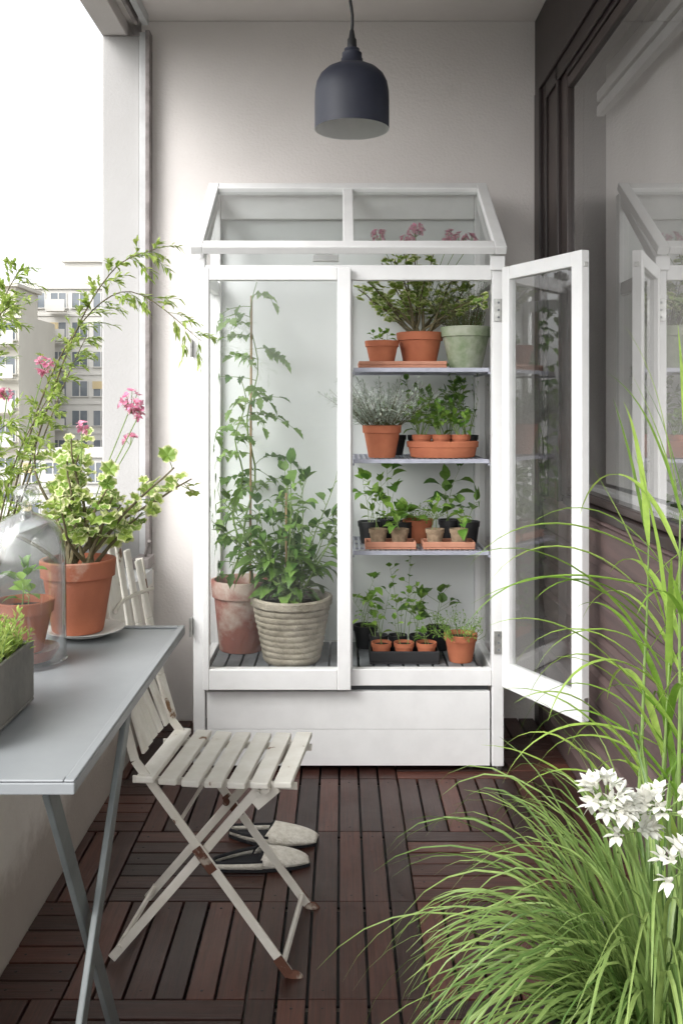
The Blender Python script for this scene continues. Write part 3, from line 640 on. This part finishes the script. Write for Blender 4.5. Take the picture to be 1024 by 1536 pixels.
# ------------------------------------------------------------ things on the table
def ger(b,s):
    for i in range(16):
        a=2*pi*i/16+u(-.3,.3); k=u(.12,.88); Lg=u(.16,.34)
        pts=path(s+V((u(-.03,.03),u(-.03,.03),0)),V((math.cos(a)*k*(1.1 if math.cos(a)>0 else .9),math.sin(a)*k*.6,1)),Lg,8,.15,.24)
        b.tube(pts,[.0050-.00042*j for j in range(9)],7,0)
        for j in range(13):
            q,dd=at(pts,u(.35,1)); o=q+sideways(dd,u(.6,1.4))*u(.015,.045); b.tube([q,o],.0010,4,2,cap=False); b.disc(o,Z+rv()*.9-Y*.4,u(.009,.022),1,n=18,lob=6)
gerf=[mkfl(*q) for q in (((-.455,2.02,1.262),.027,14,.014),((-.440,2.01,1.235),.014,5,.013),((-.555,2.00,1.210),.013,5,.013),((-.465,2.06,1.178),.013,4,.013))]
pl=(-.552,2.012,TZ+.001)
b=MB(); b.lathe(pl,[(.001,0),(.05,0),(.052,.003),(.083,.012),(.084,.0145),(.05,.006),(.001,.006)],48); tag(b.build('plate',['china']),'white china plate under a terracotta pot','plate')
potted((-.567,2.012,TZ+.008),.054,.078,.155,'terraw',['bark','L_ger','gstem'],ger,'variegated pelargonium with pink flowers in terracotta pot on plate','potted plant',name='pelargonium',flower=gerf)
def shr(b,s):
    dirs=[((-.66,2.2,1.34),(-.54,2.18,1.56),(-.43,2.16,1.615)),((-.70,2.22,1.30),(-.52,2.2,1.52),(-.32,2.15,1.40)),((-.82,2.2,1.3),(-.80,2.2,1.48),(-.76,2.2,1.57)),
          ((-.86,2.1,1.2),(-.84,2.1,1.38),(-.74,2.1,1.48)),((-.76,2.3,1.1),(-.70,2.35,1.3),(-.64,2.35,1.43)),((-.80,2.2,1.0),(-.74,2.15,1.15),(-.66,2.12,1.28)),
          ((-.84,2.0,1.0),(-.78,2.0,1.15),(-.70,1.98,1.22)),((-.84,2.1,1.0),(-.80,2.05,1.1),(-.72,2.0,1.1)),
          ((-.88,2.3,1.15),(-.86,2.3,1.4),(-.82,2.3,1.50))]
    for D in dirs:
        P=[s]+[V(q) for q in D]; pts=[]
        for k in range(len(P)-1):
            p0=P[max(k-1,0)];p1=P[k];p2=P[k+1];p3=P[min(k+2,len(P)-1)]
            for i in range(8):
                t=i/8; pts.append(.5*((2*p1)+(p2-p0)*t+(2*p0-5*p1+4*p2-p3)*t*t+(3*p1-p0-3*p2+p3)*t**3))
        pts.append(P[-1]); n=len(pts); b.tube(pts,[.0028-.0021*i/n for i in range(n)],6,0)
        for i in range(34):
            t=.22+.78*i/34; q,dd=at(pts,min(t,.999)); d=sideways(dd,u(.5,1.1))
            L=u(.02,.08); tw=path(q,d,L,4,.5,.12); b.tube(tw,.0006,4,2,cap=False)
            for k in range(13):
                qq,d2=at(tw,u(.1,.99)); b.leaf(qq,sideways(d2,u(.2,.8)),u(.014,.030),u(.0045,.0090),1,.3,rows=3)
shrf=[mkfl(*q) for q in (((-.675,2.12,1.345),.018,10,.014),((-.80,2.10,1.30),.018,8,.014),((-.745,2.08,1.28),.014,6,.013))]
potted((-.845,2.20,.629),.055,.078,.15,'terra',['bark','L_shr','gstem'],shr,'light green feathery shrub in pot standing on the parapet ledge','potted plant',name='potted_shrub',flower=shrf)
c=V((-.607,1.80,TZ+.0005))
potted(c+V((-.004,0,.020)),.036,.055,.098,'terraw',['gstem','L_herb'],seed(3,.08,.04,.028,.02,5,.02),'small terracotta pot with seedling under a glass cloche','potted plant')
b=MB(); b.lathe(c,[(.001,.004),(.050,.004),(.060,.020),(.062,.026),(.056,.024),(.048,.014),(.001,.013)],32); tag(b.build('saucer',['terra2']),'terracotta saucer under a small pot','saucer')
e=thing('glass_cloche',c,'clear glass bell cloche with knob covering a small pot','cloche')
pr=[(.0755,.0035),(.075,.02),(.0745,.15),(.074,.19),(.0715,.22),(.065,.246),(.053,.266),(.035,.279),(.015,.285),(.011,.290)]
b=MB(); b.lathe(c,pr,64); b.lathe(c,[(a_-.0025,b_-.002) for a_,b_ in pr],64); b.lathe(c,[(.077,.001),(.078,.004),(.0755,.007)],64); b.build('dome',['cglass'],e)
b=MB(); b.lathe(c,[(.012,.284),(.010,.292),(.010,.298),(.020,.304),(.025,.315),(.0245,.326),(.017,.336),(.001,.340)],32); b.lathe(c,[(.007,.290),(.006,.298),(.014,.306),(.018,.316),(.017,.325),(.011,.331),(.001,.333)],32); b.build('knob',['cglass'],e)
e=thing('zinc_planter',(-.59,1.44,TZ),'old grey zinc planter box filled with bright green succulents','planter')
b=MB(); xa,xb,ya,yb,z0,z1=-.66,-.513,1.32,1.56,TZ+.0005,.860
b.box((xa,ya,z0),(xb,yb,z0+.006)); b.box((xa,ya,z0+.0065),(xa+.007,yb,z1)); b.box((xb-.007,ya,z0+.0065),(xb,yb,z1)); b.box((xa+.0075,ya,z0+.0065),(xb-.0075,ya+.007,z1)); b.box((xa+.0075,yb-.007,z0+.0065),(xb-.0075,yb,z1)); b.build('box',['zinc'],e,False,.002)
b=MB(); b.box((xa+.008,ya+.008,.825),(xb-.008,yb-.008,.845)); b.build('soil',['soil'],e,False)
b=MB()
for i in range(190):
    shoot(b,V((u(xa+.015,xb-.010),u(ya+.02,yb-.01),.843)),V((u(-.5,.5),u(-.4,.4),1)),u(.025,.070),10,.022,.008,grav=.1,r=.0013,start=.1,rows=2,ang=.9,curl=-.2,n=4)
b.build('foliage',['gstem','L_shr'],e)

# ------------------------------------------------------------ right-hand plants
def grass(b,s):
    for i in range(820):
        a=u(0,2*pi); k=abs(R.gauss(.60,.42)); L=u(.22,.50); n=11; gg=(2.2,4.6)
        if i>560: k=abs(R.gauss(.25,.25)); L=u(.36,.62); gg=(2.2,4.4)
        if math.cos(a)>.3 and u(0,1)<.25: continue
        p=s+V((math.cos(a),math.sin(a),0))*u(0,.12); d=V((math.cos(a)*k,math.sin(a)*k,1.15)).normalized(); w=u(.0022,.0054); g=u(*gg)/n
        vs=[]; tw=u(-.6,.6); v=u(0,1); sd=V((-math.sin(a),math.cos(a),0)); hz=V((math.cos(a),math.sin(a),0))
        for j in range(n+1):
            t=j/n; ww=w*(1-t)**.55*(.5+min(1,t*5)*.5)+.0002; s2=(sd+Z*math.sin(tw*t*3)*.5).normalized()
            vs+=[p-s2*ww+Z*ww*.5,p.copy(),p+s2*ww+Z*ww*.5]
            d=(d+rv()*.05+hz*.03-Z*g*(.35+t)).normalized() if d.z>-.93 else d
            p=p+d*(L/n)
        b.add(vs,[q for j in range(n) for q in ((3*j,3*j+1,3*j+4,3*j+3),(3*j+1,3*j+2,3*j+5,3*j+4))],1,min(1,max(0,v*.8+.2*(L/.86))))
PG=V((.50,1.46,.0))
e=thing('ornamental_grass',PG,'dark pot overflowing with arching green grass and white flowers','potted plant')
b=MB(); b.lathe(PG,[(.001,0.001),(.12,.001),(.165,.26),(.172,.262),(.174,.29),(.162,.29),(.158,.26)],40); b.build('pot',['black'],e,ang=35)
b=MB(); b.lathe(PG,[(.001,.268),(.158,.262)],24); b.build('soil',['soil'],e)
b=MB(); grass(b,PG+Z*.265); b.build('foliage',['gstem','L_grass'],e,clamp=((-.3,.778),(.7,2.6),(.003,1.3)))
def umbel(b,c,r,n,ln):
    for i in range(n):
        a=rv().normalized(); 
        if a.z<-.5: a.z*=-1
        a=(a+V((0,-.25,.1))).normalized(); q=c+a*r*u(.6,1.0); b.tube([c,q],.0010,5,0,cap=False)
        b.tube([q,q+a*ln*.45],[.002,.0045],7,1,.6,cap=False); q=q+a*ln*.42; s=a.cross(V((.2,.3,.9))).normalized(); t=a.cross(s); ph=u(0,1)
        for k in range(6):
            an=2*pi*k/6+ph; b.leaf(q+(s*math.cos(an)+t*math.sin(an))*.003,(a*.85+(s*math.cos(an)+t*math.sin(an))*.85),ln*.80,ln*.46,1,.15,fold=.12,rows=5,roll=.15)
for p,r,n in (((.350,1.235,.722),.034,18),((.385,1.26,.675),.030,13),((.430,1.25,.705),.034,16),((.438,1.20,.652),.030,12)):
    b=MB(); p=V(p); r0=PG+V((u(-.05,.02),-.06,.27)); m_=(r0+p)/2+V((.02,-.0,.05)); b.tube([r0,m_,p],.0028,6,0); umbel(b,p,r,n,.021)
    b.build('flower',['gstem','petalw'],e)
PR=V((.63,1.78,0)); e=thing('reed_plant',PR,'tall bright green bamboo-like reed with long arching leaves in pot','potted plant')
b=MB(); b.lathe(PR,[(.001,0.001),(.09,.001),(.125,.22),(.132,.222),(.134,.25),(.124,.25),(.12,.22)],40); b.build('pot',['zinc'],e,ang=35)
b=MB(); b.lathe(PR,[(.001,.23),(.12,.222)],24); b.build('soil',['soil'],e)
b=MB()
def blade(b,p,d,L,w,g,n=14,v=None):
    d=d.normalized(); sd=d.cross(Z); sd=sd.normalized() if sd.length>.02 else X; vs=[]; v=u(0,1) if v is None else v
    for j in range(n+1):
        t=j/n; ww=w*.5*min(1,.35+t*4)*(1-t**2.2)+.0002
        vs+=[p-sd*ww+Z*ww*.45,p.copy(),p+sd*ww+Z*ww*.45]; d=(d+rv()*.03-Z*g/n*(.3+1.3*t)).normalized(); p=p+d*(L/n)
    b.add(vs,[q for j in range(n) for q in ((3*j,3*j+1,3*j+4,3*j+3),(3*j+1,3*j+2,3*j+5,3*j+4))],1,v)
for i in range(7):
    a=u(0,2*pi); st=PR+V((math.cos(a),math.sin(a),0))*u(.01,.08)+Z*.22; H=u(.50,.88); pts=path(st,V((u(-.08,.10),u(-.10,.05),1)),H,10,0,.03)
    b.tube(pts,[.0055-.0004*j for j in range(11)],7,0)
    for j in range(8):
        q,dd=at(pts,min(.999,.25+.75*j/8)); an=pi*j+u(-.7,.7)+a; sd=V((math.cos(an),math.sin(an),0))
        blade(b,q,sd*u(.45,.95)+Z,u(.26,.46),u(.009,.016),u(1.2,3.2))
    for j in range(2): blade(b,pts[-1],V((u(-.3,.2),u(-.2,.2),1)),u(.22,.40),.013,u(.4,1.6))
for tgt,L,g,z_ in ((V((-.75,-.15,.85)),.48,2.4,.8),(V((-.9,.1,.6)),.42,2.0,.95),(V((-.65,-.3,1)),.52,1.6,.75),(V((-.9,-.1,.25)),.38,.9,.9),(V((-.8,0,.4)),.36,2.4,.6),(V((-.6,.1,.9)),.42,2.6,.85)):
    blade(b,PR+V((-.02,0,z_)),tgt+rv()*.1,L,.014,g)
b.build('foliage',['gstem','L_reed'],e,clamp=((-.3,.778),(.7,2.75),(.003,2.0)))

# ------------------------------------------------------------ light, camera
w=bpy.data.worlds.new('World'); sc.world=w; w.use_nodes=True; nt=w.node_tree; bg=nt.nodes['Background']
sky=nt.nodes.new('ShaderNodeTexSky'); sky.sky_type='NISHITA'; sky.sun_disc=False; sky.sun_elevation=math.radians(42); sky.sun_rotation=math.radians(226)
sky.dust_density=4; sky.air_density=1.0
hs=nt.nodes.new('ShaderNodeHueSaturation'); hs.inputs['Saturation'].default_value=.08; hs.inputs['Value'].default_value=2.9
nt.links.new(sky.outputs[0],hs.inputs['Color']); nt.links.new(hs.outputs[0],bg.inputs[0]); bg.inputs[1].default_value=.15
L=bpy.data.lights.new('sun','SUN'); L.energy=.5; L.angle=math.radians(35); L.color=(1,.96,.91); so=bpy.data.objects.new('sun',L); COL.objects.link(so)
el=math.radians(42); az=math.radians(226); sd=V((math.sin(az)*math.cos(el),math.cos(az)*math.cos(el),math.sin(el))); so.rotation_euler=sd.to_track_quat('Z','Y').to_euler(); so.location=(-5,-5,8)
cam=bpy.data.cameras.new('camera'); co=bpy.data.objects.new('camera',cam); COL.objects.link(co); co.location=(0,0,1.25); co.rotation_euler=(pi/2,0,0)
cam.sensor_fit='VERTICAL'; cam.sensor_height=36; cam.sensor_width=24; cam.lens=36*1400/1536; cam.shift_y=-158/1536; cam.clip_start=.02; cam.clip_end=3000
sc.camera=co
sc.view_settings.view_transform='Standard'; sc.view_settings.look='None'; sc.view_settings.exposure=0
for o in bpy.data.objects:
    if '_o' in o: del o['_o']
